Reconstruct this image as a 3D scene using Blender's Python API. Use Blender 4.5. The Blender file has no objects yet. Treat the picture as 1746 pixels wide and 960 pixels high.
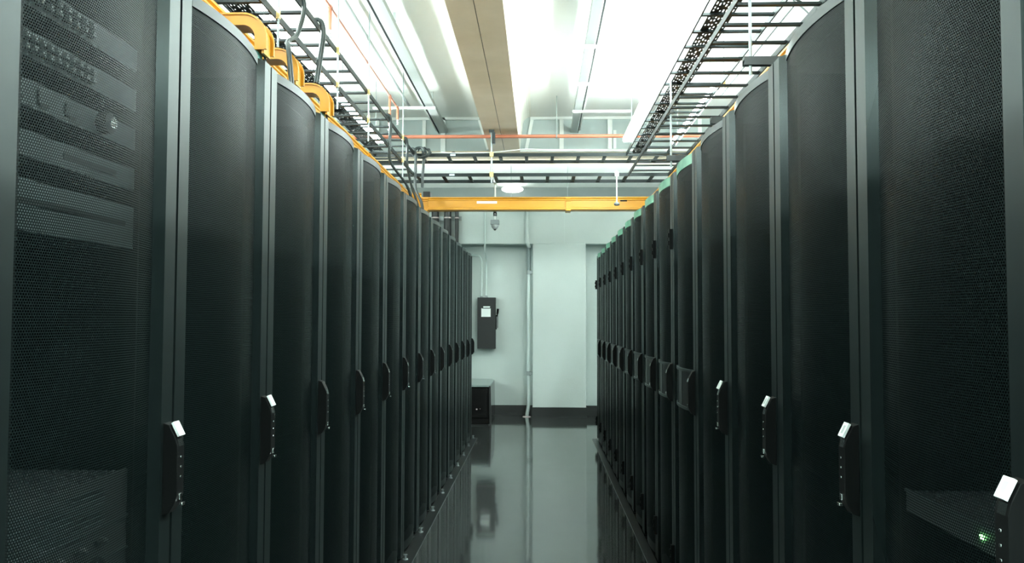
import bpy, math, random
from mathutils import Vector, Matrix
random.seed(11)
S = bpy.context.scene
COL = S.collection
CZ = 1.345                      # camera height above the floor; heights written CZ+... are measured from the eye

# ------------------------------------------------------------------ materials
def mat(name, color, rough=0.5, metal=0.0, spec=0.5, emit=None, estr=0.0, coat=0.0):
    m = bpy.data.materials.new(name); m.use_nodes = True
    b = m.node_tree.nodes['Principled BSDF']
    b.inputs['Base Color'].default_value = (*color, 1)
    b.inputs['Roughness'].default_value = rough
    b.inputs['Metallic'].default_value = metal
    b.inputs['Specular IOR Level'].default_value = spec
    b.inputs['Coat Weight'].default_value = coat
    if emit:
        b.inputs['Emission Color'].default_value = (*emit, 1)
        b.inputs['Emission Strength'].default_value = estr
    return m

def mottled(name, c1, c2, scale=3.0, rough=0.6, bump=0.0, bscale=40.0, spec=0.5, lo=0.35, hi=0.7):
    """paint, plaster or concrete with faint uneven colour of its own"""
    m = mat(name, c1, rough, spec=spec); nt = m.node_tree; b = nt.nodes['Principled BSDF']
    tc = nt.nodes.new('ShaderNodeTexCoord')
    n = nt.nodes.new('ShaderNodeTexNoise'); n.inputs['Scale'].default_value = scale; n.inputs['Detail'].default_value = 5
    nt.links.new(tc.outputs['Object'], n.inputs['Vector'])
    r = nt.nodes.new('ShaderNodeValToRGB')
    r.color_ramp.elements[0].position = lo; r.color_ramp.elements[0].color = (*c1, 1)
    r.color_ramp.elements[1].position = hi; r.color_ramp.elements[1].color = (*c2, 1)
    nt.links.new(n.outputs['Fac'], r.inputs['Fac']); nt.links.new(r.outputs['Color'], b.inputs['Base Color'])
    if bump:
        n2 = nt.nodes.new('ShaderNodeTexNoise'); n2.inputs['Scale'].default_value = bscale; n2.inputs['Detail'].default_value = 3
        nt.links.new(tc.outputs['Object'], n2.inputs['Vector'])
        bp = nt.nodes.new('ShaderNodeBump'); bp.inputs['Strength'].default_value = bump; bp.inputs['Distance'].default_value = 0.01
        nt.links.new(n2.outputs['Fac'], bp.inputs['Height']); nt.links.new(bp.outputs['Normal'], b.inputs['Normal'])
    return m

def perforated(name, color, rough, spec, pitch=0.0050, radius=0.30):
    """sheet steel punched with a hexagonal pattern of round holes (holes are really open)"""
    m = mat(name, color, rough, spec=spec); nt = m.node_tree; N = nt.nodes; L = nt.links
    b = N['Principled BSDF']; out = N['Material Output']
    tc = N.new('ShaderNodeTexCoord'); sx = N.new('ShaderNodeSeparateXYZ'); L.new(tc.outputs['Object'], sx.inputs[0])
    def mth(op, a, c=None):
        n = N.new('ShaderNodeMath'); n.operation = op
        for i, v in enumerate((a, c)):
            if v is None: continue
            if isinstance(v, (int, float)): n.inputs[i].default_value = v
            else: L.new(v, n.inputs[i])
        return n.outputs[0]
    a = mth('DIVIDE', sx.outputs['Y'], pitch); z = mth('DIVIDE', sx.outputs['Z'], pitch*1.732)
    def dist(off):
        fa = mth('SUBTRACT', mth('FRACT', mth('ADD', a, 1000+off)), 0.5)
        fz = mth('MULTIPLY', mth('SUBTRACT', mth('FRACT', mth('ADD', z, 1000+off)), 0.5), 1.732)
        return mth('SQRT', mth('ADD', mth('MULTIPLY', fa, fa), mth('MULTIPLY', fz, fz)))
    d = mth('MINIMUM', dist(0.0), dist(0.5))
    hole = mth('LESS_THAN', d, radius)
    tr = N.new('ShaderNodeBsdfTransparent'); mx = N.new('ShaderNodeMixShader')
    L.new(hole, mx.inputs[0]); L.new(b.outputs[0], mx.inputs[1]); L.new(tr.outputs[0], mx.inputs[2])
    L.new(mx.outputs[0], out.inputs['Surface'])
    return m

M = {}
M['rack']     = mat('black_powder_coat', (0.010, 0.012, 0.012), 0.34)
M['rib']      = mat('black_satin_frame', (0.006, 0.0095, 0.0095), 0.40, spec=0.34)
M['groove']   = mat('black_gloss_groove', (0.006, 0.0095, 0.0095), 0.24, spec=0.24)
M['mesh']     = perforated('perforated_black_steel', (0.0045, 0.0080, 0.0080), 0.37, 0.055)
M['lip']      = mat('grey_edge_trim', (0.030, 0.040, 0.039), 0.4, spec=0.3)
M['green']    = mottled('green_edge_trim', (0.045, 0.20, 0.12), (0.14, 0.34, 0.23), 14, 0.4)
M['inside']   = mat('rack_inside_black', (0.008, 0.009, 0.009), 0.8, spec=0.08)
M['handle']   = mat('black_handle_plastic', (0.006, 0.007, 0.007), 0.45, spec=0.1)
M['tag']      = mat('white_tag', (0.86, 0.92, 0.90), 0.4)
M['tagmark']  = mat('tag_print', (0.5, 0.56, 0.55), 0.5)
M['chrome']   = mat('bright_metal', (0.75, 0.8, 0.79), 0.22, metal=1.0)
M['zinc']     = mat('zinc_steel', (0.30, 0.34, 0.34), 0.45, metal=0.6)
M['ladder']   = mat('dark_grey_ladder_paint', (0.013, 0.019, 0.0195), 0.5, spec=0.25)
M['strut']    = mat('dark_grey_strut', (0.03, 0.037, 0.038), 0.45)
M['tray']     = mat('grey_slotted_tray_steel', (0.013, 0.018, 0.019), 0.5, spec=0.3)
M['yellow']   = mat('yellow_raceway_plastic', (0.58, 0.255, 0.012), 0.38)
M['orange']   = mat('orange_raceway_side', (0.95, 0.28, 0.03), 0.4)
M['ybracket'] = mat('yellow_zinc', (0.72, 0.56, 0.25), 0.4, metal=0.3)
M['red']      = mat('red_sprinkler_pipe', (0.45, 0.15, 0.085), 0.4)
M['wall']     = mottled('wall_paint', (0.50, 0.57, 0.55), (0.54, 0.61, 0.59), 1.2, 0.55, 0.12, 60)
M['wallhigh'] = mottled('white_upper_wall_paint', (0.84, 0.85, 0.81), (0.88, 0.88, 0.84), 1.2, 0.55)
M['band']     = mottled('shade_grey_end_wall', (0.17, 0.195, 0.19), (0.20, 0.225, 0.22), 1.5, 0.6)  # shade on the end wall put into its darker grey
M['base']     = mat('black_vinyl_base', (0.02, 0.022, 0.022), 0.4)
M['ceil']     = mottled('white_ceiling_paint', (0.88, 0.89, 0.85), (0.91, 0.92, 0.88), 0.8, 0.7)
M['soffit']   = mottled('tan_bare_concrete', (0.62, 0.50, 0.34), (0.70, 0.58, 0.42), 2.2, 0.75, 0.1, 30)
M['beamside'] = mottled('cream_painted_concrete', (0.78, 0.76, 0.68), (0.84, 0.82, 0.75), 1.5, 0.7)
M['girder']   = mottled('shade_grey_girder', (0.43, 0.50, 0.49), (0.49, 0.56, 0.55), 1.6, 0.65)  # front face greyer than the ceiling: its shade is put into the colour
M['whitebar'] = mat('white_painted_strut', (0.82, 0.85, 0.82), 0.5)
M['greystrut']= mat('galvanised_channel', (0.36, 0.39, 0.38), 0.45, metal=0.3)
M['darkline'] = mat('dark_gap', (0.06, 0.07, 0.07), 0.6)
M['tube']     = mat('lit_tube', (0.9, 0.9, 0.9), 0.5, emit=(0.85, 1.0, 0.965), estr=11.0)
M['farlamp']  = mat('lit_wall_lamp', (0.9, 0.9, 0.9), 0.5, emit=(0.92, 1.0, 0.96), estr=0.7)
M['lamphouse']= mat('white_lamp_housing', (0.85, 0.87, 0.86), 0.4)
M['cable']    = mat('black_cable', (0.03, 0.04, 0.04), 0.4)
M['wcable']   = mat('white_cable', (0.72, 0.74, 0.71), 0.5)
M['teal']     = mat('teal_cable', (0.18, 0.42, 0.40), 0.45)
M['ocable']   = mat('orange_cable', (0.85, 0.25, 0.04), 0.45)
M['panel']    = mat('dark_grey_enclosure', (0.022, 0.024, 0.024), 0.5, spec=0.3)
M['paper']    = mat('white_label', (0.80, 0.86, 0.84), 0.5)
M['bluesticker'] = mat('pale_blue_sticker', (0.55, 0.72, 0.82), 0.5)
M['conduit']  = mat('painted_conduit', (0.55, 0.64, 0.62), 0.4)
M['gconduit'] = mat('grey_conduit', (0.17, 0.22, 0.22), 0.4)
M['blackpipe']= mat('black_pipe', (0.022, 0.024, 0.024), 0.45)
M['pink']     = mat('pale_band', (0.50, 0.42, 0.42), 0.5)
M['domegrey'] = mat('camera_grey', (0.13, 0.155, 0.155), 0.45)
M['glossblack'] = mat('gloss_black', (0.01, 0.01, 0.01), 0.12)
M['cabtop']   = mat('grey_cabinet_top', (0.30, 0.37, 0.36), 0.4)
M['gear']     = mat('grey_equipment_front', (0.11, 0.135, 0.137), 0.45)
M['gearlight']= mat('pale_connector', (0.26, 0.29, 0.29), 0.35)
M['geardark'] = mat('dark_equipment_slot', (0.015, 0.016, 0.016), 0.5)
M['geargrey'] = mat('charcoal_chassis', (0.11, 0.12, 0.12), 0.4)
M['led']      = mat('green_led', (0.1, 0.5, 0.1), 0.5, emit=(0.25, 1.0, 0.25), estr=6.0)
M['floorstrip'] = mat('dark_floor_strip', (0.010, 0.012, 0.012), 0.3)

for k in ('rib', 'groove', 'mesh'):      # teal cast of the colour grading, put into the reflection tint
    M[k].node_tree.nodes['Principled BSDF'].inputs['Specular Tint'].default_value = (0.78, 1.0, 0.97, 1)

def floor_material():
    m = mottled('glossy_grey_epoxy_floor', (0.030, 0.034, 0.033), (0.045, 0.050, 0.048), 1.6, 0.07, spec=0.50)
    nt = m.node_tree; b = nt.nodes['Principled BSDF']
    tc = nt.nodes.new('ShaderNodeTexCoord')
    n = nt.nodes.new('ShaderNodeTexNoise'); n.inputs['Scale'].default_value = 2.2; n.inputs['Detail'].default_value = 2
    nt.links.new(tc.outputs['Object'], n.inputs['Vector'])
    bp = nt.nodes.new('ShaderNodeBump'); bp.inputs['Strength'].default_value = 0.10; bp.inputs['Distance'].default_value = 0.012
    nt.links.new(n.outputs['Fac'], bp.inputs['Height']); nt.links.new(bp.outputs['Normal'], b.inputs['Normal'])
    return m
M['floor'] = floor_material()

# ------------------------------------------------------------------ mesh builder
class MB:
    def __init__(s): s.v = []; s.f = []; s.m = []
    def add(s, vs, fs, m=0):
        o = len(s.v); s.v += [tuple(p) for p in vs]
        for f in fs: s.f.append([i+o for i in f]); s.m.append(m)
        return s
    def box(s, x0, x1, y0, y1, z0, z1, m=0):
        v = [(x, y, z) for z in (z0, z1) for y in (y0, y1) for x in (x0, x1)]
        return s.add(v, [(0,2,3,1), (4,5,7,6), (0,1,5,4), (1,3,7,5), (3,2,6,7), (2,0,4,6)], m)
    def bar(s, a, b, w, h, m=0, up=Vector((0,0,1))):
        """rectangular bar from a to b, w across and h along up"""
        a = Vector(a); b = Vector(b); t = (b-a).normalized()
        if abs(t.dot(up)) > 0.99: up = Vector((0,1,0))
        sd = t.cross(up).normalized()*w/2; u = sd.cross(t).normalized()*h/2
        v = [p+i*sd+j*u for p in (a, b) for i, j in ((-1,-1), (1,-1), (1,1), (-1,1))]
        return s.add(v, [(3,2,1,0), (4,5,6,7), (0,1,5,4), (1,2,6,5), (2,3,7,6), (3,0,4,7)], m)
    def tube(s, pts, r, n=8, m=0):
        pts = [Vector(p) for p in pts]; rings = []; ref = None
        for i, p in enumerate(pts):
            t = (pts[min(i+1, len(pts)-1)]-pts[max(i-1, 0)]).normalized()
            if ref is None: ref = t.orthogonal().normalized()
            ref = (ref-t*ref.dot(t)).normalized(); q = t.cross(ref)
            rings.append([p+r*(math.cos(2*math.pi*k/n)*ref+math.sin(2*math.pi*k/n)*q) for k in range(n)])
        fs = [(i*n+k, i*n+(k+1)%n, (i+1)*n+(k+1)%n, (i+1)*n+k) for i in range(len(pts)-1) for k in range(n)]
        fs += [tuple(range(n-1, -1, -1)), tuple(range((len(pts)-1)*n, len(pts)*n))]
        return s.add([p for rg in rings for p in rg], fs, m)
    def sweep(s, prof, path, m=0, closed=True, z_scale=1.0):
        """profile of (side, up) points carried level along a path"""
        n = len(prof); path = [Vector(p) for p in path]; vs = []
        for i, p in enumerate(path):
            t = (path[min(i+1, len(path)-1)]-path[max(i-1, 0)]).normalized()
            sd = t.cross(Vector((0,0,1))).normalized()
            vs += [p+sd*a+Vector((0,0,b*z_scale)) for a, b in prof]
        fs = []
        for i in range(len(path)-1):
            for k in range(n if closed else n-1):
                fs.append((i*n+k, i*n+(k+1)%n, (i+1)*n+(k+1)%n, (i+1)*n+k))
        if closed: fs += [tuple(range(n-1, -1, -1)), tuple(range((len(path)-1)*n, len(path)*n))]
        return s.add(vs, fs, m)
    def prism_y(s, poly, y0, y1, m=0):
        """(x, z) outline with thickness along y"""
        n = len(poly)
        v = [(x, y, z) for y in (y0, y1) for x, z in poly]
        fs = [(k, (k+1)%n, n+(k+1)%n, n+k) for k in range(n)] + [tuple(range(n-1, -1, -1)), tuple(range(n, 2*n))]
        return s.add(v, fs, m)
    def prism_z(s, poly, z0, z1, m=0):
        n = len(poly)
        v = [(x, y, z) for z in (z0, z1) for x, y in poly]
        fs = [(k, (k+1)%n, n+(k+1)%n, n+k) for k in range(n)] + [tuple(range(n-1, -1, -1)), tuple(range(n, 2*n))]
        return s.add(v, fs, m)
    def lathe(s, prof, c, n=20, m=0, sy=1.0):
        """(radius, z) outline turned about a vertical axis through c"""
        vs = []
        for r, z in prof:
            for k in range(n):
                a = 2*math.pi*k/n; vs.append((c[0]+r*math.cos(a), c[1]+sy*r*math.sin(a), c[2]+z))
        fs = [(i*n+k, i*n+(k+1)%n, (i+1)*n+(k+1)%n, (i+1)*n+k) for i in range(len(prof)-1) for k in range(n)]
        fs += [tuple(range(n-1, -1, -1)), tuple(range((len(prof)-1)*n, len(prof)*n))]
        return s.add(vs, fs, m)
    def build(s, name, mats, parent=None, smooth=False, bevel=0.0):
        me = bpy.data.meshes.new(name); me.from_pydata(s.v, [], s.f)
        if not isinstance(mats, (list, tuple)): mats = [mats]
        for q in mats: me.materials.append(q)
        me.polygons.foreach_set('material_index', s.m)
        if smooth:
            me.polygons.foreach_set('use_smooth', [True]*len(s.f))
        me.update()
        import bmesh
        bm = bmesh.new(); bm.from_mesh(me); bmesh.ops.recalc_face_normals(bm, faces=bm.faces)
        if smooth:
            for e in bm.edges:
                if len(e.link_faces) == 2 and e.calc_face_angle(0) > math.radians(40): e.smooth = False
        bm.to_mesh(me); bm.free()
        o = bpy.data.objects.new(name, me); COL.objects.link(o)
        if parent: o.parent = parent
        if bevel:
            b = o.modifiers.new('edge', 'BEVEL'); b.width = bevel; b.segments = 2; b.limit_method = 'ANGLE'
        return o

def tag(o, label, cat, group=None):
    o['label'] = label; o['category'] = cat
    if group: o['group'] = group
    return o
def thing(name, label, cat, loc=(0,0,0), rz=0.0, group=None):
    o = bpy.data.objects.new(name, None); o.empty_display_size = 0.1; COL.objects.link(o)
    o.location = loc; o.rotation_euler = (0, 0, rz)
    return tag(o, label, cat, group)
def structure(o): o['kind'] = 'structure'; return o
def spline(pts, k=6):
    """smooth run of points through the given ones"""
    P = [Vector(p) for p in pts]; P = [2*P[0]-P[1]]+P+[2*P[-1]-P[-2]]; out = []
    for i in range(1, len(P)-2):
        for j in range(k):
            t = j/k; a, b, c, d = P[i-1:i+3]
            out.append(0.5*((2*b)+(c-a)*t+(2*a-5*b+4*c-d)*t*t+(3*b-a-3*c+d)*t**3))
    return out+[P[-2]]

# ------------------------------------------------------------------ the room
XW, Y0, YW, YC = 7.5, -3.0, 11.87, 11.60
ZC = CZ+2.61
ZS = CZ+2.16                    # soffit of the beams
structure(MB().box(-XW, XW, Y0, 16.6, -0.1, 0.0).build('floor', M['floor']))
structure(MB().box(-XW, XW, Y0, 16.6, ZC, ZC+0.1).build('ceiling', M['ceil']))
structure(MB().box(-XW-.1, -XW, Y0, 16.6, 0, ZC).build('wall_left', M['wall']))
structure(MB().box(XW, XW+.1, Y0, 16.6, 0, ZC).build('wall_right', M['wall']))
structure(MB().box(-XW, XW, Y0-.1, Y0, 0, ZC).build('wall_front', M['wall']))
ZL = 2.395                      # ledge where the upper wall steps forward
ZP = CZ+1.66                    # top of the far wall; the room goes on beyond and above it
YE = 16.5
structure(MB().box(-XW, XW, YW, YW+.13, 0, ZL).box(-XW, XW, YC, YW+.13, ZL, ZP).build('wall_back', M['wall']))
structure(MB().box(-XW, XW, YE, YE+.1, 0, ZC).build('wall_end', M['band']))
structure(MB().box(-.09, .643, YC, YW, 0, ZL).build('column', M['wall'], bevel=0.006))
bb = MB().box(-XW, -.09, YW-.012, YW, 0, .14).box(.643, XW, YW-.012, YW, 0, .14)
bb.box(-.102, .655, YC-.012, YC, 0, .14).box(-.102, -.09, YC, YW, 0, .14).box(.643, .655, YC, YW, 0, .14)
structure(bb.build('baseboard_back', M['base']))
structure(MB().box(.345, .35, YC-.001, YC+.01, ZL, ZP).build('trim_1', M['conduit']))

# transverse girder at the far end and the long beam that meets it
g = MB()
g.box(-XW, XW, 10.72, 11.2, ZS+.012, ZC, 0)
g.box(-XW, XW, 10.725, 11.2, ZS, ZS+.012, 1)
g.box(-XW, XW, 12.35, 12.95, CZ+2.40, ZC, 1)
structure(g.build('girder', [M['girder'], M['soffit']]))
b = MB()
def arc2(cx, cz, r, a0, a1, n=6):
    return [(cx+r*math.cos(math.radians(a0+(a1-a0)*i/n)), cz+r*math.sin(math.radians(a0+(a1-a0)*i/n))) for i in range(n+1)]
right = [(-.25, ZS+.012), (-.215, ZS+.34)] + [(-.215+.11*(1-math.cos(t)), ZS+.34+.11*math.sin(t)) for t in [math.radians(15*i) for i in range(1, 7)]]
left = [(-.895-x, z) for x, z in right]
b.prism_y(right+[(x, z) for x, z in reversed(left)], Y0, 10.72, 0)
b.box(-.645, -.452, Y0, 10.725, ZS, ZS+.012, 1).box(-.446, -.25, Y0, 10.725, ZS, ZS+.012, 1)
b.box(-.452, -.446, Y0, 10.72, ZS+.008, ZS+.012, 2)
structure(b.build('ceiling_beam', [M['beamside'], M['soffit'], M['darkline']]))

# floor strips at the feet of the rows
structure(MB().box(-.765, -.70, 1.14, 9.54, 0, .006).build('trim_2', M['floorstrip']))
structure(MB().box(.60, .654, 1.14, 9.54, 0, .006).build('trim_3', M['floorstrip']))

# ------------------------------------------------------------------ server racks
W, H, DEPTH = 0.60, 2.07, 1.06
CH0, CH1, DV, SAG = 0.082, 0.518, -0.014, 0.022
def arc_pts(n=14, off=0.0):
    c = (CH1-CH0)/2; R = (c*c+SAG*SAG)/(2*SAG); a = math.asin(c/R); out = []
    for i in range(n+1):
        t = -a+2*a*i/n
        out.append((DV+SAG-R+R*math.cos(t)+off, 0.3+R*math.sin(t)))
    return out
# rack frame: local x points out into the aisle, local y runs along the door left to right, origin on the floor at the door's left end
def cabinet_mesh():
    m = MB(); t = .012
    m.box(-DEPTH, -.04, .004, .004+t, .03, H-.03).box(-DEPTH, -.04, W-.004-t, W-.004, .03, H-.03)
    m.box(-DEPTH, -.04, .004+t, W-.004-t, H-.03-t, H-.03).box(-DEPTH, -.04, .004+t, W-.004-t, .03, .03+t)
    m.box(-DEPTH, -DEPTH+t, .004+t, W-.004-t, .03+t, H-.03-t)
    m.box(-.075, -.055, .02, .058, .05, H-.05).box(-.075, -.055, .542, .58, .05, H-.05)
    m.box(-DEPTH+.02, -.06, .03, W-.03, .0, .03)
    return m
def frame_mesh(kind):
    m = MB(); z0, z1 = .02, H-.006
    for s in (0, 1):
        q = [(-.04, .005), (0, .005), (0, .054), (-.04, .054)]
        p = [(-.04, .054), (0, .054), (DV, CH0), (-.04, CH0)]
        if s: q = [(x, W-y) for x, y in q]; p = [(x, W-y) for x, y in p]
        m.prism_z(q, z0, z1, 0); m.prism_z(p, z0, z1, 2)
    # closed top and bottom rails behind the bowed panel
    a = arc_pts(14, -.003)
    poly = [(-.04, CH0), *a, (-.04, CH1)]
    m.prism_z(poly, z0, z0+.05, 0); m.prism_z(poly, z1-.032, z1-.002, 1)
    return m
def panel_mesh(kind):
    m = MB(); a = arc_pts(); n = len(a); top = H-(.024 if kind == 'plain' else .044)
    bands = [(.07, top)] if kind == 'plain' else [(.07, .955), (1.125, top)]
    for z0, z1 in bands:
        m.add([(x, y, z) for z in (z0, z1) for x, y in a], [(k, k+1, n+k+1, n+k) for k in range(n-1)])
    return m
def lip_mesh(kind):
    m = MB(); a = arc_pts(14, .003); inn = arc_pts(14, -.006)
    m.prism_z([*a, *reversed(inn)], H-(.026 if kind == 'plain' else .046), H)
    return m
def latch_mesh():
    m = MB(); a = arc_pts(14, .004); inn = arc_pts(14, -.004); rim = arc_pts(14, .009)
    m.prism_z([*a, *reversed(inn)], .955, 1.125, 0)
    m.prism_z([*rim, *reversed(inn)], 1.117, 1.129, 1); m.prism_z([*rim, *reversed(inn)], .951, .963, 1)
    for y in (.22, .33):
        m.box(-.01, .0138, y, y+.004, .965, 1.115, 1)
    return m
def handle_mesh(kind):
    m = MB(); y0, y1 = .556, .590
    side = [(0, .945), (.014, .95), (.026, .97), (.030, .985), (.030, 1.085), (.026, 1.10), (.012, 1.128), (0, 1.132)]
    n = len(side)
    v = [(x, y, z) for y in (y0, y1) for x, z in side]
    m.add(v, [(k, (k+1)%n, n+(k+1)%n, n+k) for k in range(n)]+[tuple(range(n)), tuple(range(2*n-1, n-1, -1))], 0)
    if kind == 'plain':
        for z in (1.022, 1.042, 1.062): m.box(.030, .0325, .569, .575, z-.0022, z+.0022, 1)
        m.box(.027, .033, .566, .578, .975, .988, 1).box(.030, .0385, .566, .580, .964, .970, 1)
    else:
        m.box(.026, .0325, .566, .580, .978, .992, 1)
    m.add([(.0305, y0+.006, 1.084), (.0305, y1-.006, 1.084), (.0265, y1-.006, 1.1), (.0265, y0+.006, 1.1)], [(0, 1, 2, 3)], 1)
    return m
def tag_mesh():
    m = MB(); y0, y1 = .560, .587
    A, B = Vector((.0285, 0, 1.1035)), Vector((.0145, 0, 1.1315)); nrm = Vector((.031, 0, .019)).normalized()*.005
    v = []
    for p in (A, B):
        for y in (y0, y1):
            for q in (0, 1): v.append((p.x+nrm.x*q, y, p.z+nrm.z*q))
    m.add(v, [(0,2,3,1), (4,5,7,6), (0,1,5,4), (2,6,7,3), (1,3,7,5), (0,4,6,2)], 0)
    c = (A+B)/2+nrm*1.04; d = (B-A)*.28
    m.add([(c.x-d.x, y0+.008, c.z-d.z), (c.x-d.x, y1-.008, c.z-d.z), (c.x+d.x, y1-.008, c.z+d.z), (c.x+d.x, y0+.008, c.z+d.z)], [(0,1,2,3)], 1)
    return m
def hinge_mesh(z):
    return MB().box(0, .018, .004, .024, z-.05, z+.05).box(.0, .024, .006, .02, z-.03, z-.008).box(.0, .024, .006, .02, z+.008, z+.03)
def foot_mesh():
    return MB().lathe([(.016, 0), (.016, .006), (.008, .007), (.008, .024), (.011, .025), (.011, .03)], (.022, .575, .006), 10)

def make_rack(kind, with_tag, foot):
    r = thing('server_rack', 'x', 'server rack')
    cabinet_mesh().build('cabinet', M['inside'], r)
    d = frame_mesh(kind).build('door', [M['rib'], M['inside'], M['groove']], r)
    panel_mesh(kind).build('mesh_panel', M['mesh'], d, smooth=True)
    t = lip_mesh(kind).build('top_trim', M['lip'] if kind == 'plain' else M['green'], d, smooth=True)
    if kind != 'plain': t['label'] = 'green top trim'
    if kind != 'plain':
        latch_mesh().build('latch_panel', [M['rack'], M['lip']], d, smooth=True)
        for z in (1.74, .21): hinge_mesh(z).build('hinge', M['handle'], d)
    handle_mesh(kind).build('handle', [M['handle'], M['chrome']], d, bevel=.0015)
    if with_tag:
        q = tag_mesh().build('tag', [M['tag'], M['tagmark']], d); q['label'] = 'white tag'
    if foot: foot_mesh().build('levelling_foot', M['zinc'], r, smooth=True)
    return r
def copy_thing(o, parent=None):
    c = o.copy(); COL.objects.link(c)
    if parent: c.parent = parent
    for ch in list(o.children): copy_thing(ch, c)
    return c

XL, XR = -0.765, 0.654
ORD = ['nearest', 'second', 'third', 'fourth', 'fifth', 'sixth', 'seventh', 'eighth', 'ninth', 'tenth', 'eleventh', 'twelfth', 'thirteenth', 'farthest']
protos = {}
def rack(kind, with_tag, foot):
    k = (kind, with_tag, foot)
    if k not in protos:
        protos[k] = make_rack(*k); return protos[k]
    return copy_thing(protos[k])
for i in range(14):
    y = 1.14+.6*i
    r = rack('plain', i < 2, True)
    r.location = (XL, y, 0); r.rotation_euler = (0, 0, 0); r['group'] = 'racks of the left row'
    r['label'] = {0: 'black server rack nearest the camera on the left, grey equipment showing through its mesh door',
                  1: 'black mesh door rack with white handle tag, second from the camera in left row',
                  13: 'last black server rack of the left row, beside the black floor cabinet'}.get(
                  i, 'black server rack with bowed mesh door, %s from the camera in left row' % ORD[i])
    r = rack('plain' if i < 4 else 'banded', i < 4, False)
    r.location = (XR, y+W, 0); r.rotation_euler = (0, 0, math.pi); r['group'] = 'racks of the right row'
    if i == 0: lb = 'black server rack nearest the camera on the right, small green light behind its mesh'
    elif i < 4: lb = 'black mesh door rack with white handle tag, %s from the camera in right row' % ORD[i]
    elif i == 13: lb = 'last green-topped black rack of the right row, at the wall end'
    else: lb = 'black rack with green top edge and latch panel, %s from camera in right row' % ORD[i]
    r['label'] = lb

# ------------------------------------------------------------------ equipment behind the nearest mesh doors
def gear(name, label, cat, z0, z1, y0, y1, x, mats, fn=None, side=1):
    """rack unit: front face at x, body running back; fn(mb, t) adds details"""
    t = thing(name, label, cat, (x, (y0+y1)/2, z0), 0, None)
    w = (y1-y0)/2; h = z1-z0; s = side
    m = MB().box(min(-.45*s, -.004*s), max(-.45*s, -.004*s), -w+.015, w-.015, 0.002, h-.002)
    m.build('chassis', M['geargrey'], t)
    f = MB().box(min(-.004*s, 0), max(-.004*s, 0), -w, w, 0, h); f.build('faceplate', mats, t)
    if fn: fn(t, w, h)
    return t
GX = -.825
def ports(n, light):
    def fn(t, w, h):
        for k in range(n):
            yy = -w+.04+k*(2*w-.10)/n*.72
            for r in (0, 1):
                m = MB().box(0, .006, yy, yy+.014, h*(.18+.36*r), h*(.18+.36*r)+.012, 0)
                m.box(.006, .012, yy+.002, yy+.011, h*(.18+.36*r)+.001, h*(.18+.36*r)+.010, 1)
                m.build('connector', [M['geardark'], M[light]], t)
    return fn
YA, YB = 1.20, 1.672
gear('patch_panel', 'upper grey patch panel with connectors behind the nearest left mesh door', 'patch panel', CZ+.505, CZ+.549, YA, YB, GX, M['gear'], ports(10, 'gearlight'))
gear('patch_panel', 'lower grey patch panel with two rows of connectors, nearest left rack', 'patch panel', CZ+.422, CZ+.466, YA, YB, GX, M['gear'], ports(12, 'gearlight'))
def dial(t, w, h):
    m = MB()
    m.tube([(0, .10, h*.55), (.02, .10, h*.55)], .020, 14, 0); m.tube([(.02, .10, h*.55), (.026, .10, h*.55)], .012, 12, 1)
    m.build('dial', [M['geardark'], M['chrome']], t, smooth=True)
    for yy in (-.17, -.10, -.02):
        MB().box(0, .003, yy, yy+.004, h*.2, h*.75).box(0, .003, yy, yy+.03, h*.2, h*.2+.004).build('bracket', M['geardark'], t)
gear('rack_unit', 'grey rack unit with a round dial behind nearest left mesh door', 'rack equipment', CZ+.342, CZ+.386, YA, YB, GX, M['gear'], dial)
def slot(y0, y1, z0, z1):
    def fn(t, w, h): MB().box(0, .002, y0, y1, h*z0, h*z1).build('slot', M['geardark'], t)
    return fn
gear('rack_unit', 'grey rack unit with a short dark slot, below the dial unit', 'rack equipment', CZ+.260, CZ+.303, YA, YB, GX, M['gear'], slot(-.02, .16, .38, .62))
gear('rack_unit', 'tall grey rack unit with a long dark slot, nearest left rack', 'rack equipment', CZ+.140, CZ+.224, YA, YB, GX, M['gear'], slot(-.23, .20, .52, .64))
def chassis_low(t, w, h):
    for k in range(7):
        MB().box(0, .003, -w+.01, w-.09, h*.58+k*.0105, h*.58+k*.0105+.0045).build('vent_rib', M['gear'], t)
    for k in range(5):
        MB().lathe([(.010, 0), (.012, .006), (.006, .012)], (0.012, -.16+.07*k, h*.40), 10).build('knob', M['geargrey'], t, smooth=True)
    MB().box(0, .004, -w, w, h*.53, h*.55).build('ledge', M['gear'], t)
    MB().box(0, .004, -w, w, h*.22, h*.24).build('ledge', M['gear'], t)
gear('rack_unit', 'dark vented chassis low in the nearest left rack', 'rack equipment', CZ-.50, CZ-.30, YA, YB, GX, M['geargrey'], chassis_low)
c = MB()
for k in range(4):
    yy = 1.24+.085*k
    c.tube(spline([(GX+.012, yy, CZ-.46), (GX+.028, yy+.02, CZ-.435), (GX+.030, yy+.05, CZ-.49), (GX+.026, yy+.03, CZ-.60), (GX+.02, yy+.05, CZ-.72)]), .005, 6)
tag(c.build('cable_bundle', M['cable'], smooth=True), 'black cables looping below the vented chassis, nearest left rack', 'cables')
def led(t, w, h):
    MB().box(-.003, 0, -.05, -.043, h*.4, h*.4+.007).build('indicator_light', M['led'], t)['label'] = 'green indicator light'
    MB().box(-.004, 0, -w, w, h*.9, h).build('ledge', M['gear'], t)
gear('rack_unit', 'dark rack unit with green indicator light, nearest right rack', 'rack equipment', CZ-.37, CZ-.326, 1.205, 1.675, .715, M['geargrey'], led, -1)

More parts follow.
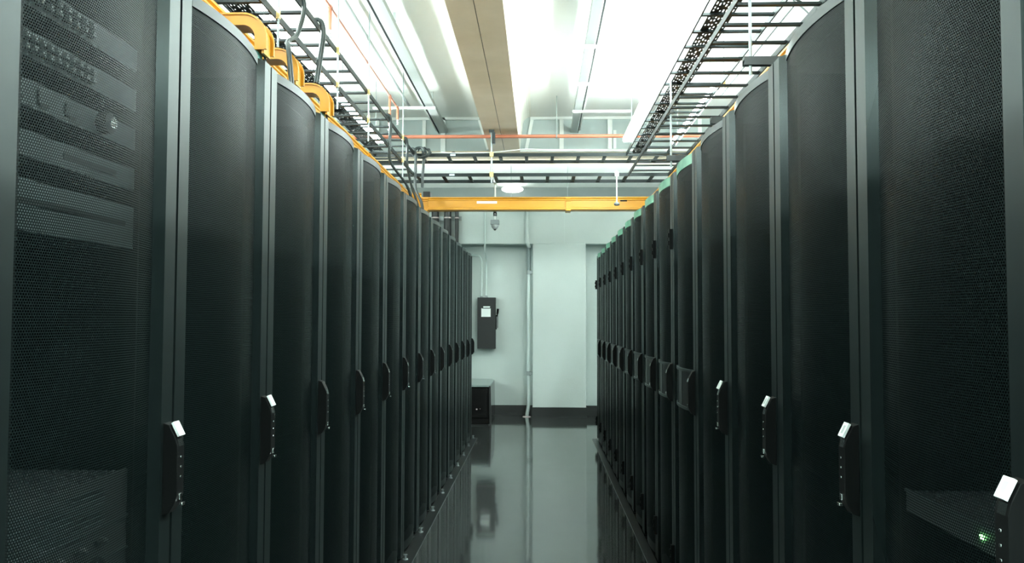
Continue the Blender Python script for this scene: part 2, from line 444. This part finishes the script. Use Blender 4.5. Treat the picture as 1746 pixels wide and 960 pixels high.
# ------------------------------------------------------------------ cable ladders
def ladder(label, p0, p1, width, z, n, first, pitch, axis):
    """rails along axis between p0 and p1; z is the underside of the rails"""
    t = thing('cable_ladder', label, 'cable ladder', (0, 0, z), 0, 'cable ladders under the ceiling')
    for e in (0, 1):
        o = e*width
        if axis == 'y': m = MB().box(p0[0]+o-(.0095 if e else 0), p0[0]+o+(0 if e else .0095), p0[1], p1[1], 0, .038)
        else: m = MB().box(p0[0], p1[0], p0[1]+o-(.0095 if e else 0), p0[1]+o+(0 if e else .0095), 0, .038)
        m.build('side_rail', M['ladder'], t)
    proto = None
    for k in range(n):
        q = first+pitch*k
        if proto is None:
            if axis == 'y': m = MB().box(p0[0]+.0095, p0[0]+width-.0095, -.016, .016, .008, .022)
            else: m = MB().box(-.019, .019, p0[1]+.0095, p0[1]+width-.0095, .008, .022)
            o = proto = m.build('rung', M['ladder'], t)
        else:
            o = proto.copy(); COL.objects.link(o); o.parent = t
        o.location = (0, q, 0) if axis == 'y' else (q, 0, 0)
    return t
ZU, ZD = CZ+1.86, CZ+1.63
ladder('upper dark cable ladder running along above the left rack row', (-1.88, 1.5), (-1.88, 9.49), .46, ZU, 26, 1.66, .305, 'y')
ladder('lower dark cable ladder running along above the left rack row', (-1.89, 1.5), (-1.89, 9.49), .46, ZD, 26, 1.80, .305, 'y')
ladder('upper dark cable ladder running along above the right rack row', (.985, 1.5), (.985, 9.49), .46, ZU, 26, 1.76, .305, 'y')
ladder('lower dark cable ladder running along above the right rack row', (1.01, 1.5), (1.01, 9.49), .46, ZD, 26, 1.60, .305, 'y')
lt = ladder('upper dark cable ladder crossing over the aisle at far end', (-2.1, 9.50), (2.1, 9.50), .44, ZU, 14, -1.95, .300, 'x')
MB().box(-1.02, -.96, 9.4985, 9.50, .010, .030).build('sticker', M['bluesticker'], lt)
lt = ladder('lower dark cable ladder crossing over the aisle at far end', (-2.1, 9.50), (2.1, 9.50), .46, ZD, 14, -2.005, .300, 'x')
MB().box(-1.03, -.97, 9.4985, 9.50, .010, .030).build('sticker', M['bluesticker'], lt)

# slotted wire trays lying on the upper ladders
def slotted_tray(label, x0, x1, y0, y1, z, n):
    m = MB(); p = (x1-x0)/n
    for k in range(n+1):
        xx = x0+k*p; m.box(xx-.006, xx+.006, y0, y1, z, z+.003)
    for k in range(n):
        y = y0+random.random()*.06
        while y < y1-.05:
            ln = random.choice((.02, .03, .045, .09))
            m.box(x0+k*p+.006, x0+(k+1)*p-.006, y, min(y+ln, y1), z, z+.003)
            y += ln+random.uniform(.02, .05)
    return tag(m.build('slotted_tray', M['tray']), label, 'cable tray')
slotted_tray('grey slotted tray lying on the upper left cable ladder', -1.863, -1.752, 1.5, 9.25, ZU+.0225, 6)
slotted_tray('grey slotted tray lying on the upper right cable ladder', 1.048, 1.19, 1.5, 9.40, ZU+.0225, 7)

# rods that hang the ladders
def rod(label, x, y, z0, z1, clamps, r=.0065, m='zinc', cm='ybracket', w=.018):
    t = thing('threaded_rod', label, 'threaded rod', (x, y, z0), 0, 'threaded hanger rods')
    MB().tube([(0,0,0), (0,0,z1-z0)], r, 8).build('rod', M[m], t, smooth=True)
    for z in clamps:
        MB().box(-w/2, w/2, -w/2, w/2, z-z0-.004, z-z0+.046).lathe([(.014, -.014), (.014, -.006)], (0, 0, z-z0), 6).build('clamp', M[cm], t)
    return t
for lb, y, b0 in (('hanger rod nearest the camera on the left cable ladders', 4.41, 1.46), ('second hanger rod from the camera on the left cable ladders', 5.74, 1.46),
                  ('long pale hanger rod, third from camera on left cable ladders', 6.80, 1.46), ('farthest hanger rod on the left cable ladders, among black cables', 8.54, 1.46)):
    rod(lb, -1.408, y, CZ+b0, ZC, (ZU, ZD), m='zinc')
rod('hanger rod through the nearest dark strut bar, right side', 1.035, 4.10, CZ+1.20, ZU+.06, (ZD,), r=.008, cm='strut', w=.042)
rod('hanger rod through the far dark strut bar, right side', 1.035, 6.58, CZ+1.20, ZU+.06, (ZD,), r=.008, cm='strut', w=.042)
rod('thin hanger rod at outer rail of the upper right ladder', 1.462, 6.62, ZU-.06, ZC, (ZU,), r=.005)
rod('centre hanger rod below the tan beam holding the crossing ladders', -.545, 9.482, CZ+1.55, ZS, (ZU, ZD), r=.011, w=.042)
# beam bracket and the camera pole
o = MB().box(-.575, -.515, 9.45, 9.514, ZS-.03, ZS).box(-.535, -.505, 9.452, 9.512, ZS-.16, ZS-.03).build('beam_clamp', M['strut'])
tag(o, 'dark clamp fixed under the tan beam above the centre rod', 'clamp')

rod('short rod holding the short dark strut bar to the lower right ladder', 1.474, 5.33, CZ+1.24, ZD+.04, (), r=.006)
# dark strut bars under the right ladders
for lb, x0, x1, y in (('nearest dark strut bar carried by a rod, above right racks', 1.0, 1.62, 4.10), ('short dark strut bar between the two rods, above right racks', 1.09, 1.5, 5.33),
                      ('far dark strut bar carried by a rod, above right racks', 1.0, 1.62, 6.58)):
    m = MB().box(x0, x1, y-.0205, y+.0205, CZ+1.272, CZ+1.288).box(x0, x1, y-.0205, y-.017, CZ+1.247, CZ+1.272).box(x0, x1, y+.017, y+.0205, CZ+1.247, CZ+1.272)
    m.box(x0, x1, y-.017, y-.008, CZ+1.247, CZ+1.250).box(x0, x1, y+.008, y+.017, CZ+1.247, CZ+1.250)
    tag(m.build('strut_bar', M['strut']), lb, 'strut bar', 'strut bars above the right racks')

# ------------------------------------------------------------------ yellow raceways
HD = .155
DUCT = [(-.070, 0), (.070, 0), (.080, .006), (.080, .026), (.072, .032), (.072, .112), (.078, .118), (.078, .128), (.072, .134), (.083, .142), (.083, .155), (.066, .155), (.066, .008),
        (-.066, .008), (-.066, .155), (-.083, .155), (-.083, .142), (-.072, .134), (-.078, .128), (-.078, .118), (-.072, .112), (-.072, .032), (-.080, .026), (-.080, .006)]
ZR = CZ+1.29
def raceway(label, path, joints):
    t = thing('cable_raceway', label, 'cable raceway', path[0], 0, 'yellow cable raceways')
    o = Vector(path[0])
    MB().sweep(DUCT, [Vector(p)-o for p in path]).build('trough', M['yellow'], t)
    d = (Vector(path[-1])-o).normalized()
    for s in joints:
        P = [(a*1.16, b*1.03-.014) for a, b in DUCT]
        MB().sweep(P, [d*(s-.03), d*(s+.03)]).build('coupler', M['yellow'], t)
    return t
raceway('yellow cable raceway running along above the left racks', [(-1.563, 1.3, ZR), (-1.563, 9.76, ZR)], (1.9, 3.9, 5.9, 7.6))
raceway('yellow cable raceway running along above the right racks', [(1.385, 1.3, ZR), (1.385, 9.83, ZR)], (2.2, 4.2, 6.2))
t = raceway('yellow cable raceway crossing the aisle at the far end', [(-1.40, 9.925, ZR), (1.306, 9.925, ZR)], (.05, 1.74))
MB().box(.66, .90, -.0760, -.0715, .078, .106).build('label_strip', M['paper'], t)['label'] = 'white label strip'
MB().box(2.35, 2.43, -.0825, -.076, .10, .115).build('cover_clip', M['handle'], t)['label'] = 'black clip'
el = [(-1.563+.155*(1-math.cos(a)), 9.77+.155*math.sin(a), ZR) for a in [math.radians(15*i) for i in range(7)]]
tag(MB().sweep([(a*1.05, b*1.32) for a, b in DUCT], el).build('raceway_elbow', M['yellow'], smooth=True), 'yellow raceway elbow turning from left row across the aisle', 'raceway elbow')

def spout(label, y):
    cx, cz = -1.352, CZ+1.283
    t = thing('raceway_spout', label, 'raceway spout', (0, y, 0), 0, 'yellow spouts on the left raceway')
    def band(ro, ri, zb, xs):
        return ([(xs, cz+ro)]+[(cx+ro*math.sin(math.radians(a)), cz+ro*math.cos(math.radians(a))) for a in range(0, 91, 10)]+[(cx+ro, zb)]
                +[(cx+ri, zb)]+[(cx+ri*math.cos(math.radians(a)), cz+ri*math.sin(math.radians(a))) for a in range(0, 91, 10)]+[(xs, cz+ri)])
    zb = CZ+1.225
    m = MB()
    for y0, y1 in ((-.056, -.048), (.048, .056)): m.prism_y(band(.105, .055, zb, -1.478), y0, y1)
    m.prism_y(band(.063, .055, zb, -1.478), -.048, .048)
    m.build('trough', M['yellow'], t, smooth=True)
    m = MB()
    for y0, y1 in ((-.062, -.046), (.046, .062)): m.prism_y(band(.111, .102, zb, -1.478), y0, y1)
    m.build('rim', M['yellow'], t, smooth=True)
    MB().prism_y(band(.096, .084, zb-.015, -1.478), -.044, .044).build('cover', M['yellow'], t, smooth=True)
    return t
for lb, lc, y in (('yellow raceway spout nearest the camera above the left racks', 'teal cables dropping from the nearest yellow spout', 3.78),
              ('yellow raceway spout second from the camera above the left racks', 'teal cables dropping from the second yellow spout', 4.28),
              ('yellow raceway spout farthest from the camera above the left racks', 'teal cables dropping from the farthest yellow spout', 4.92)):
    spout(lb, y)
    m = MB()
    for k in range(5):
        yy = y-.035+.0175*k
        m.tube(spline([(-1.296, yy, CZ+1.26), (-1.293+.004*(k%2), yy+.004, CZ+1.15), (-1.27, yy+.02, CZ+1.0), (-1.22, yy+.05, 2.05)]), .006, 6, 0)
    m.tube(spline([(-1.283, y+.044, CZ+1.24), (-1.275, y+.05, CZ+1.14), (-1.26, y+.09, CZ+1.0), (-1.18, y+.12, 2.05)]), .007, 6, 1)
    tag(m.build('cable_bundle', [M['teal'], M['cable']], smooth=True), lc, 'cables', 'teal cable drops')

# ------------------------------------------------------------------ cables hanging from the left ladders
def cable(label, pts, r=.006, mt='cable', n=2, spread=.014):
    m = MB()
    for k in range(n):
        o = Vector((spread*k*.5, spread*k, 0)); m.tube(spline([Vector(p)+o for p in pts]), r, 6)
    return tag(m.build('hanging_cable', M[mt], smooth=True), label, 'cable', 'black cables hanging from the left ladders')
R0 = -1.412
cable('black cable hanging nearest the camera from the left ladders', [(-1.45, 4.84, ZU+.05), (R0, 4.84, ZU+.05), (R0+.012, 4.85, ZU-.03), (R0+.016, 4.70, ZD+.0), (-1.36, 4.42, CZ+1.5), (-1.28, 4.17, CZ+1.36), (-1.235, 4.14, CZ+1.0)], .008)
cable('black cable looped over the upper left ladder rail, second from camera', [(-1.46, 5.24, ZU+.05), (R0, 5.25, ZU+.055), (R0+.016, 5.27, ZU-.02), (R0+.012, 5.22, ZD+.04), (R0+.006, 5.16, CZ+1.48)], .011, n=2, spread=.018)
cable('black cable looped over the left ladder rail near the red riser', [(-1.46, 7.72, ZU+.045), (R0, 7.72, ZU+.05), (R0+.016, 7.74, ZU-.03), (R0+.014, 7.70, ZD), (R0+.01, 7.80, CZ+1.47), (R0+.10, 8.3, CZ+1.30), (R0+.12, 8.6, CZ+1.0)], .010)
cable('black cables drooping beside the farthest left hanger rod', [(-1.46, 8.72, ZU+.045), (R0, 8.72, ZU+.05), (R0+.016, 8.74, ZU-.04), (R0+.02, 8.7, ZD), (R0+.04, 8.85, CZ+1.44), (R0+.10, 9.0, CZ+1.2), (R0+.11, 9.1, CZ+.95)], .009)
cable('black cables dropping at the corner where left ladders meet the crossing', [(-1.46, 9.30, ZU+.045), (R0, 9.30, ZU+.05), (R0+.02, 9.30, ZU-.04), (R0+.02, 9.28, ZD), (R0+.03, 9.25, CZ+1.45), (R0+.11, 9.22, CZ+1.25), (R0+.10, 9.25, CZ+.95)], .012)
cable('black cables dropping just right of the ladder corner', [(-1.36, 9.72, ZU+.02), (-1.34, 9.46, ZU+.06), (-1.33, 9.47, ZU-.04), (-1.34, 9.46, ZD), (-1.345, 9.47, CZ+1.50)], .007, n=3)
m = MB()
for k in range(9):
    a0 = random.random()*6.28; pts = []
    for j in range(9):
        a = a0+j*.8; rr = .05+.03*random.random()
        pts.append((-1.38+rr*1.3*math.cos(a)+.008*j, 9.40+.03*math.sin(j+k), ZU+.03+rr*.85*math.sin(a)))
    m.tube(spline(pts, 4), .007, 6)
tag(m.build('cable_coil', M['cable'], smooth=True), 'tangled coil of black cable where the left ladders meet the crossing', 'cable')
m = MB().tube(spline([(-1.3, 9.51, ZU+.05), (-.9, 9.51, ZU+.044), (-.55, 9.515, ZU+.05), (-.30, 9.52, ZU+.075), (-.12, 9.52, ZU+.085), (.4, 9.53, ZU+.075), (.95, 9.53, ZU+.07)]), .006, 6)
tag(m.build('hanging_cable', M['wcable'], smooth=True), 'white cable lying along the upper crossing ladder', 'cable')
m = MB().lathe([(.034, 0), (.034, .022), (.028, .040), (.012, .050)], (-.99, 9.58, ZU+.024), 14)
tag(m.build('dome_sensor', M['glossblack'], smooth=True), 'small black dome on the upper crossing ladder, left part', 'sensor')
m = MB().tube([(1.70, 2.0, CZ+2.10), (1.70, 7.9, CZ+2.10)], .006, 6)
tag(m.build('hanging_cable', M['cable'], smooth=True), 'thin dark cable running along under ceiling above right racks', 'cable')
m = MB().tube(spline([(1.30, 4.55, ZU+.03), (1.34, 4.58, ZU-.06), (1.45, 4.62, ZU-.10)]), .005, 6).tube(spline([(1.46, 4.80, ZU-.02), (1.50, 4.6, ZU-.2), (1.40, 4.2, CZ+1.35)]), .005, 6)
tag(m.build('hanging_cable', M['cable'], smooth=True), 'dark loose cable curving down to the nearest strut bar', 'cable')

# ------------------------------------------------------------------ lights
def strip_light(label, x, w, y0, y1, z):
    t = thing('strip_light', label, 'strip light', (x, y0, z), 0, 'strip lights under the ceiling')
    L = y1-y0
    MB().prism_y([(-w*.36, 0), (w*.36, 0), (w*.5, .018), (w*.5, .045), (w*.3, .058), (-w*.3, .058), (-w*.5, .045), (-w*.5, .018)], .006, L-.006).build('diffuser', M['tube'], t)
    MB().box(-w*.22, w*.22, .0, L, .060, .082).box(-w*.5, w*.5, 0, .006, 0, .06).box(-w*.5, w*.5, L-.006, L, 0, .06).build('housing', M['lamphouse'], t)
    for yy in (.25, L-.25): MB().tube([(0, yy, .082), (0, yy, ZC-z)], .004, 6).build('hanger_wire', M['zinc'], t)
    return t
ords = ['lit strip light nearest the camera in the %s ceiling row', 'second lit strip light from the camera in the %s ceiling row', 'third lit strip light from the camera in the %s ceiling row',
        'fourth lit strip light from the camera in the %s ceiling row', 'farthest lit strip light in the %s ceiling row, by the crossing ladders']
seg = [(-2.4, 0.0), (0.03, 2.4), (2.43, 4.8), (4.83, 7.2), (7.23, 9.29)]
for i, (a, c) in enumerate(seg):
    strip_light(ords[i] % 'right', .998, .134, a, c, CZ+1.975)
    strip_light(ords[i] % 'added far right', 4.1, .140, a, c, CZ+1.975)  # added row out of view, brightens the ceiling on the right
    strip_light(ords[i] % 'added far left', -4.9, .140, a, c, CZ+1.975)  # same on the left: added, unseen, lights the ceiling
    strip_light(ords[i] % 'left', -1.79, .09, a, c, CZ+1.975)
strip_light('thin lit strip light above the far right racks', 1.52, .055, 7.2, 9.45, CZ+1.975)

for i, x in enumerate((-4.2, -1.4, 1.4, 4.2)):  # unseen lamps added to brighten the ceiling past the far wall
    t = strip_light('x', 0, .14, 0, 2.4, CZ+1.50)
    t.location = (x+1.2, 13.3, CZ+1.50); t.rotation_euler = (0, 0, math.pi/2)
    t['label'] = 'added unseen strip light behind the far wall, %s from the left' % ('first', 'second', 'third', 'fourth')[i]
    t['group'] = 'added strip lights beyond the far wall'
t = thing('ceiling_lamp', 'lit round lamp on the ceiling beyond the yellow raceway', 'lamp', (-.52, 16.1, ZC))
MB().lathe([(.10, -.07), (.10, 0)], (0, 0, 0), 20).build('mount', M['lamphouse'], t, smooth=True)
MB().lathe([(.05, -.155), (.15, -.145), (.20, -.12), (.212, -.095), (.20, -.075), (.11, -.07)], (0, 0, 0), 28).build('diffuser', M['farlamp'], t, smooth=True)

# ------------------------------------------------------------------ channels on the ceiling, frames on the girder, sprinklers
def channel(label, x0, x1, side, bars):
    t = thing('ceiling_channel', label, 'ceiling channel', ((x0+x1)/2, 0, CZ+2.40), 0, 'grey channels under the ceiling')
    w = (x1-x0)/2
    MB().box(-w, w, 1.0, 10.70, 0, .02).box(-w, -w+.006, 1.0, 10.70, .02, .05).box(w-.006, w, 1.0, 10.70, .02, .05).build('channel', M['greystrut'], t)
    s = side
    MB().box(min(s*(w+.012), s*(w+.018)), max(s*(w+.012), s*(w+.018)), 1.0, 10.70, -.006, .03).build('side_rail', M['strut'], t)
    MB().box(min(s*(w+.024), s*(w+.040)), max(s*(w+.024), s*(w+.040)), 1.0, 10.60, .004, .03).build('side_strip', M['whitebar'], t)
    for y, l0, l1 in bars: MB().box(l0, l1, y-.02, y+.02, -.025, -.001).build('crossbar', M['whitebar'], t)
    for y in (2.0, 4.5, 7.0, 9.5): MB().box(-.012, .012, y-.012, y+.012, .02, ZC-CZ-2.40).build('hanger', M['greystrut'], t)
    return t
channel('grey ceiling channel left of the tan beam', -1.285, -1.185, -1, [(9.35, -.65, .06)])
channel('grey ceiling channel right of the tan beam', .400, .480, 1, [(7.25, -.06, .14), (8.42, -.06, .14), (9.55, -.06, .60)])
tag(MB().tube([(-1.53, 1.0, CZ+2.50), (-1.53, 9.75, CZ+2.50)], .016, 8).build('ceiling_conduit', M['greystrut'], smooth=True), 'thin grey conduit under ceiling above the left ladders', 'conduit')

GY = 10.705
def girder_frame(label, bars):
    t = thing('support_frame', label, 'support frame', (0, GY, ZS), 0, 'white frames on the grey girder')
    for (xa, za, xb, zb, w) in bars:
        MB().bar((xa, 0, za), (xb, 0, zb), .024, w, up=Vector((0,0,1)) if abs(xa-xb) > abs(za-zb) else Vector((1,0,0))).build('frame_bar', M['whitebar'], t)
    return t
girder_frame('white strut frame on grey girder, left of the tan beam', [(-3.2, .43, -.78, .43, .035), (-1.49, 0, -1.49, .41, .045), (-1.245, 0, -1.245, .445, .06), (-2.10, 0, -2.10, .41, .05), (-.66, .03, -.775, .41, .04)])
girder_frame('white strut frame on grey girder, right of the tan beam', [(-.12, .43, 3.2, .43, .035), (-.17, .02, -.095, .41, .04), (.285, .03, .285, .41, .055), (.905, .03, .905, .41, .06), (.965, .03, .965, .27, .04), (2.05, .03, 2.05, .41, .05), (-.25, .012, 3.2, .012, .03)])

def head(m, p, i=1): m.lathe([(.010, 0), (.010, -.022), (.020, -.026), (.020, -.032), (.005, -.034), (.005, -.05), (.016, -.052), (.016, -.056)], p, 10, i)
t = thing('sprinkler_pipe', 'red sprinkler pipe running along above the left ladders with drops', 'sprinkler pipe', (-1.545, 0, CZ+2.30))
MB().tube([(0, 1.5, 0), (0, 9.0, 0)], .011, 10).build('pipe', M['red'], t, smooth=True)
for y, dz in ((6.05, .17), (8.52, .30), (9.0, .13)):
    MB().tube([(0, y, 0), (0, y, -dz)], .013, 10).tube([(0, y-.02, 0), (0, y+.02, 0)], .017, 10).build('drop_pipe', M['red'], t, smooth=True)
    m = MB(); head(m, (0, y, -dz), 0); m.build('sprinkler_head', M['chrome'], t, smooth=True)
for y in (4.6, 7.4): MB().tube([(0, y-.006, 0), (0, y+.006, 0)], .019, 10).box(-.003, .003, y-.003, y+.003, .018, .31).build('pipe_hanger', M['zinc'], t)
t = thing('sprinkler_pipe', 'red pipe crossing the room under the tan beam', 'sprinkler pipe', (0, 9.69, CZ+2.132))
MB().tube([(-7.49, 0, 0), (7.49, 0, 0)], .021, 12).build('pipe', M['red'], t, smooth=True)
for x in (-2.6, .2, 2.6): MB().tube([(x-.008, 0, 0), (x+.008, 0, 0)], .027, 12).box(x-.004, x+.004, -.004, .004, .026, .478).build('pipe_hanger', M['zinc'], t)

# ------------------------------------------------------------------ camera, sensor, wall things
t = thing('security_camera', 'grey dome security camera on a pole under the crossing ladders', 'security camera', (-.533, 10.027, CZ+1.125))
MB().tube([(0, 0, .15), (0, 0, .545)], .012, 10).box(-.018, .018, -.085, .012, .508, .540).build('pole', M['whitebar'], t, smooth=True)
MB().tube([(0, 0, .135), (0, 0, .165)], .022, 10).box(-.02, .025, -.02, .02, .115, .15).build('clamp', M['glossblack'], t)
MB().tube([(0, 0, .065), (0, 0, .12)], .008, 8).build('stem', M['whitebar'], t, smooth=True)
MB().box(-.052, .052, -.05, .05, .012, .068).build('housing', M['domegrey'], t, bevel=.004)
MB().lathe([(.014, -.046), (.03, -.034), (.044, -.012), (.047, .012)], (0, 0, 0), 18).build('dome', M['greystrut'], t, smooth=True)
MB().lathe([(.006, -.058), (.016, -.05), (.018, -.036)], (0, 0, 0), 12).build('lens', M['glossblack'], t, smooth=True)
t = thing('pendant_sensor', 'small grey sensor hanging on a thin white rod before the raceway', 'sensor', (.876, 9.475, CZ+1.29))
MB().tube([(0, 0, .03), (0, 0, .40)], .007, 8).build('rod', M['whitebar'], t, smooth=True)
MB().box(-.022, .022, -.015, .018, .335, .385).build('clamp', M['whitebar'], t)
MB().lathe([(.012, 0), (.026, .004), (.034, .018), (.026, .034), (.012, .04)], (0, 0, 0), 14).build('housing', M['domegrey'], t, smooth=True)

m = MB().box(-1.60, -1.50, 11.42, 11.60, CZ+1.66, CZ+1.755)
tag(m.build('wall_box', M['base'], bevel=.006), 'small black box mounted on grey wall band above raceway left end', 'wall box')

t = thing('disconnect_switch', 'dark grey electrical switch box with white label on far wall', 'switch box', (-.736, YW, CZ-.41))
MB().box(-.124, .124, -.16, 0, 0, .716).box(-.128, .128, -.164, -.158, .0, .716).build('enclosure', M['panel'], t, bevel=.004)
lab = MB().box(-.072, .058, -.168, -.164, .445, .565); lab.build('label', M['paper'], t)['label'] = 'white paper label'
MB().box(-.045, .048, -.172, -.164, .572, .592).build('label', M['paper'], t)['label'] = 'small white label'
MB().box(-.06, .06, -.176, -.164, .562, .572).build('latch', M['panel'], t)
m = MB().box(.128, .140, -.12, -.06, .27, .47).tube([(.146, -.09, .29), (.146, -.09, .44), (.150, -.10, .50)], .010, 8).tube([(.150, -.10, .49), (.158, -.11, .56)], .016, 8)
m.build('lever', M['glossblack'], t)
MB().box(.140, .150, -.10, -.08, .28, .46).build('lever_guide', M['zinc'], t)
MB().lathe([(.028, .716), (.028, .724), (.018, .728), (.018, .745)], (-.01, -.09, 0), 12).lathe([(.024, .716), (.024, .722), (.016, .725), (.016, .738)], (-.075, -.09, 0), 12).build('hub', M['zinc'], t, smooth=True)
zt = CZ-.41+.738
m = MB().tube(spline([(-.746, YW-.09, zt+.004), (-.746, YW-.09, zt+.25), (-.748, YW-.10, zt+.50), (-.75, YC-.06, zt+.62), (-.752, YC-.03, zt+.80), (-.755, YC-.02, zt+1.1), (-.756, YC-.02, 2.99)]), .012, 10)
tag(m.build('conduit', M['conduit'], smooth=True), 'thin straight conduit rising from switch box up the far wall', 'conduit', 'conduits on the far wall')
m = MB().tube(spline([(-.811, YW-.09, zt-.004), (-.811, YW-.09, zt+.42), (-.815, YW-.085, zt+.50), (-.84, YW-.07, zt+.555), (-.89, YW-.05, zt+.58), (-1.1, YW-.03, zt+.59)]), .012, 10)
tag(m.build('conduit', M['conduit'], smooth=True), 'thin conduit rising from switch box and bending left', 'conduit', 'conduits on the far wall')

t = thing('standing_conduit', 'pale conduit standing on the floor left of the column', 'conduit', (-.135, YC-.03, 0), 0, 'conduits on the far wall')
MB().tube(spline([(-.035, .10, .0), (-.03, .10, .05), (-.012, .10, .18), (-.010, .10, .4), (-.010, .10, 2.03)]), .026, 12).build('lower_pipe', M['conduit'], t, smooth=True)
MB().tube([(-.010, .10, 2.03), (-.010, .10, ZL-.03)], .030, 12).build('middle_pipe', M['gconduit'], t, smooth=True)['label'] = 'dark grey pipe section'
MB().tube(spline([(-.008, .07, ZL-.035), (-.010, .02, ZL-.03), (-.025, -.012, ZL+.0), (-.032, -.015, ZL+.06), (-.032, -.015, ZL+.5), (-.032, -.015, 2.99)]), .027, 12).build('upper_pipe', M['wall'], t, smooth=True)
for z in (2.0, .60): MB().box(-.01, .045, .06, .14, z-.02, z+.02).tube([(-.010, .10, z-.03), (-.010, .10, z+.03)], .031, 12).build('clamp', M['zinc'], t)
MB().lathe([(.06, 0), (.055, .008), (.03, .012)], (-.035, .10, 0), 14).build('floor_plate', M['pink'], t, smooth=True)

for lb, x, r in (('black vertical pipe leftmost of three on the far wall', -1.44, .052), ('black vertical pipe in the middle of three on the far wall', -1.268, .052), ('thin black vertical pipe rightmost of three on the far wall', -1.14, .027)):
    t = thing('wall_pipe', lb, 'pipe', (x, YC-.08, 0), 0, 'black pipes on the far wall')
    MB().tube(spline([(0, 0, .0), (0, 0, 1.5), (0, 0, CZ+1.44), (0, .02, CZ+1.50), (0, .079, CZ+1.535)]), r, 14).build('pipe', M['blackpipe'], t, smooth=True)
    MB().tube([(0, 0, CZ+1.392), (0, 0, CZ+1.410)], r+.004, 14).build('clamp_band', M['pink'], t)['label'] = 'pale clamp band'
o = MB().box(-1.56, -1.08, YC-.022, YC, CZ+1.37, CZ+1.43)
tag(o.build('pipe_strut', M['zinc']), 'metal strut behind the three black pipes', 'strut bar')

# black cabinet standing on the floor at the end of the left row
t = thing('floor_cabinet', 'low black cabinet with grey top on the floor beyond left racks', 'cabinet', (-1.05, 10.66, 0))
prof = [(-.50, .02), (.435, .02), (.425, .49), (-.50, .49)]
MB().prism_y(prof, .02, 1.15).box(-.50, .40, .002, .02, .10, .47).build('body', M['glossblack'], t, bevel=.008)
MB().prism_z([(-.51, 0), (.43, 0), (.43, .95), (.40, 1.08), (.33, 1.15), (-.51, 1.15)], .49, .512).build('top', M['cabtop'], t)['label'] = 'grey top'
MB().prism_y([(.425, .0), (.447, .0), (.435, .50), (.413, .50)], -.01, .03).build('corner_post', M['panel'], t)
MB().box(-.48, .41, .04, 1.1, 0, .02).build('base', M['base'], t)
MB().box(.25, .27, -.004, .002, .20, .215).box(.30, .307, -.004, .002, .21, .217).build('control', M['pink'], t)

# ------------------------------------------------------------------ camera and colour
cam = bpy.data.cameras.new('camera'); co = bpy.data.objects.new('camera', cam); COL.objects.link(co)
def rot(yaw, pitch, roll):
    cy, sy, cp, sp, cr, sr = math.cos(yaw), math.sin(yaw), math.cos(pitch), math.sin(pitch), math.cos(roll), math.sin(roll)
    A = Matrix(((1,0,0), (0,0,-1), (0,1,0)))
    Ry = Matrix(((cy,0,-sy), (0,1,0), (sy,0,cy))); Rx = Matrix(((1,0,0), (0,cp,sp), (0,-sp,cp))); Rz = Matrix(((cr,-sr,0), (sr,cr,0), (0,0,1)))
    return Rz @ Rx @ Ry @ A
R = rot(-.0325, .0452, .0027)
co.matrix_world = Matrix((R[0], -Vector(R[1]), -Vector(R[2]))).transposed().to_4x4()
co.location = (0, 0, CZ)
cam.sensor_width = 36.0; cam.lens = 36.0*1430/1746; cam.clip_start = .02; cam.clip_end = 60
S.camera = co
w = bpy.data.worlds.new('world'); S.world = w; w.use_nodes = True
w.node_tree.nodes['Background'].inputs[0].default_value = (0.02, 0.022, 0.022, 1)
S.view_settings.view_transform = 'Standard'; S.view_settings.look = 'None'
S.view_settings.exposure = 2.9; S.view_settings.gamma = 1.0; S.view_settings.use_curve_mapping = False
S.cycles.max_bounces = 8; S.cycles.diffuse_bounces = 4; S.cycles.glossy_bounces = 4; S.cycles.transparent_max_bounces = 12
S.cycles.caustics_reflective = False; S.cycles.caustics_refractive = False; S.cycles.sample_clamp_indirect = 6.0
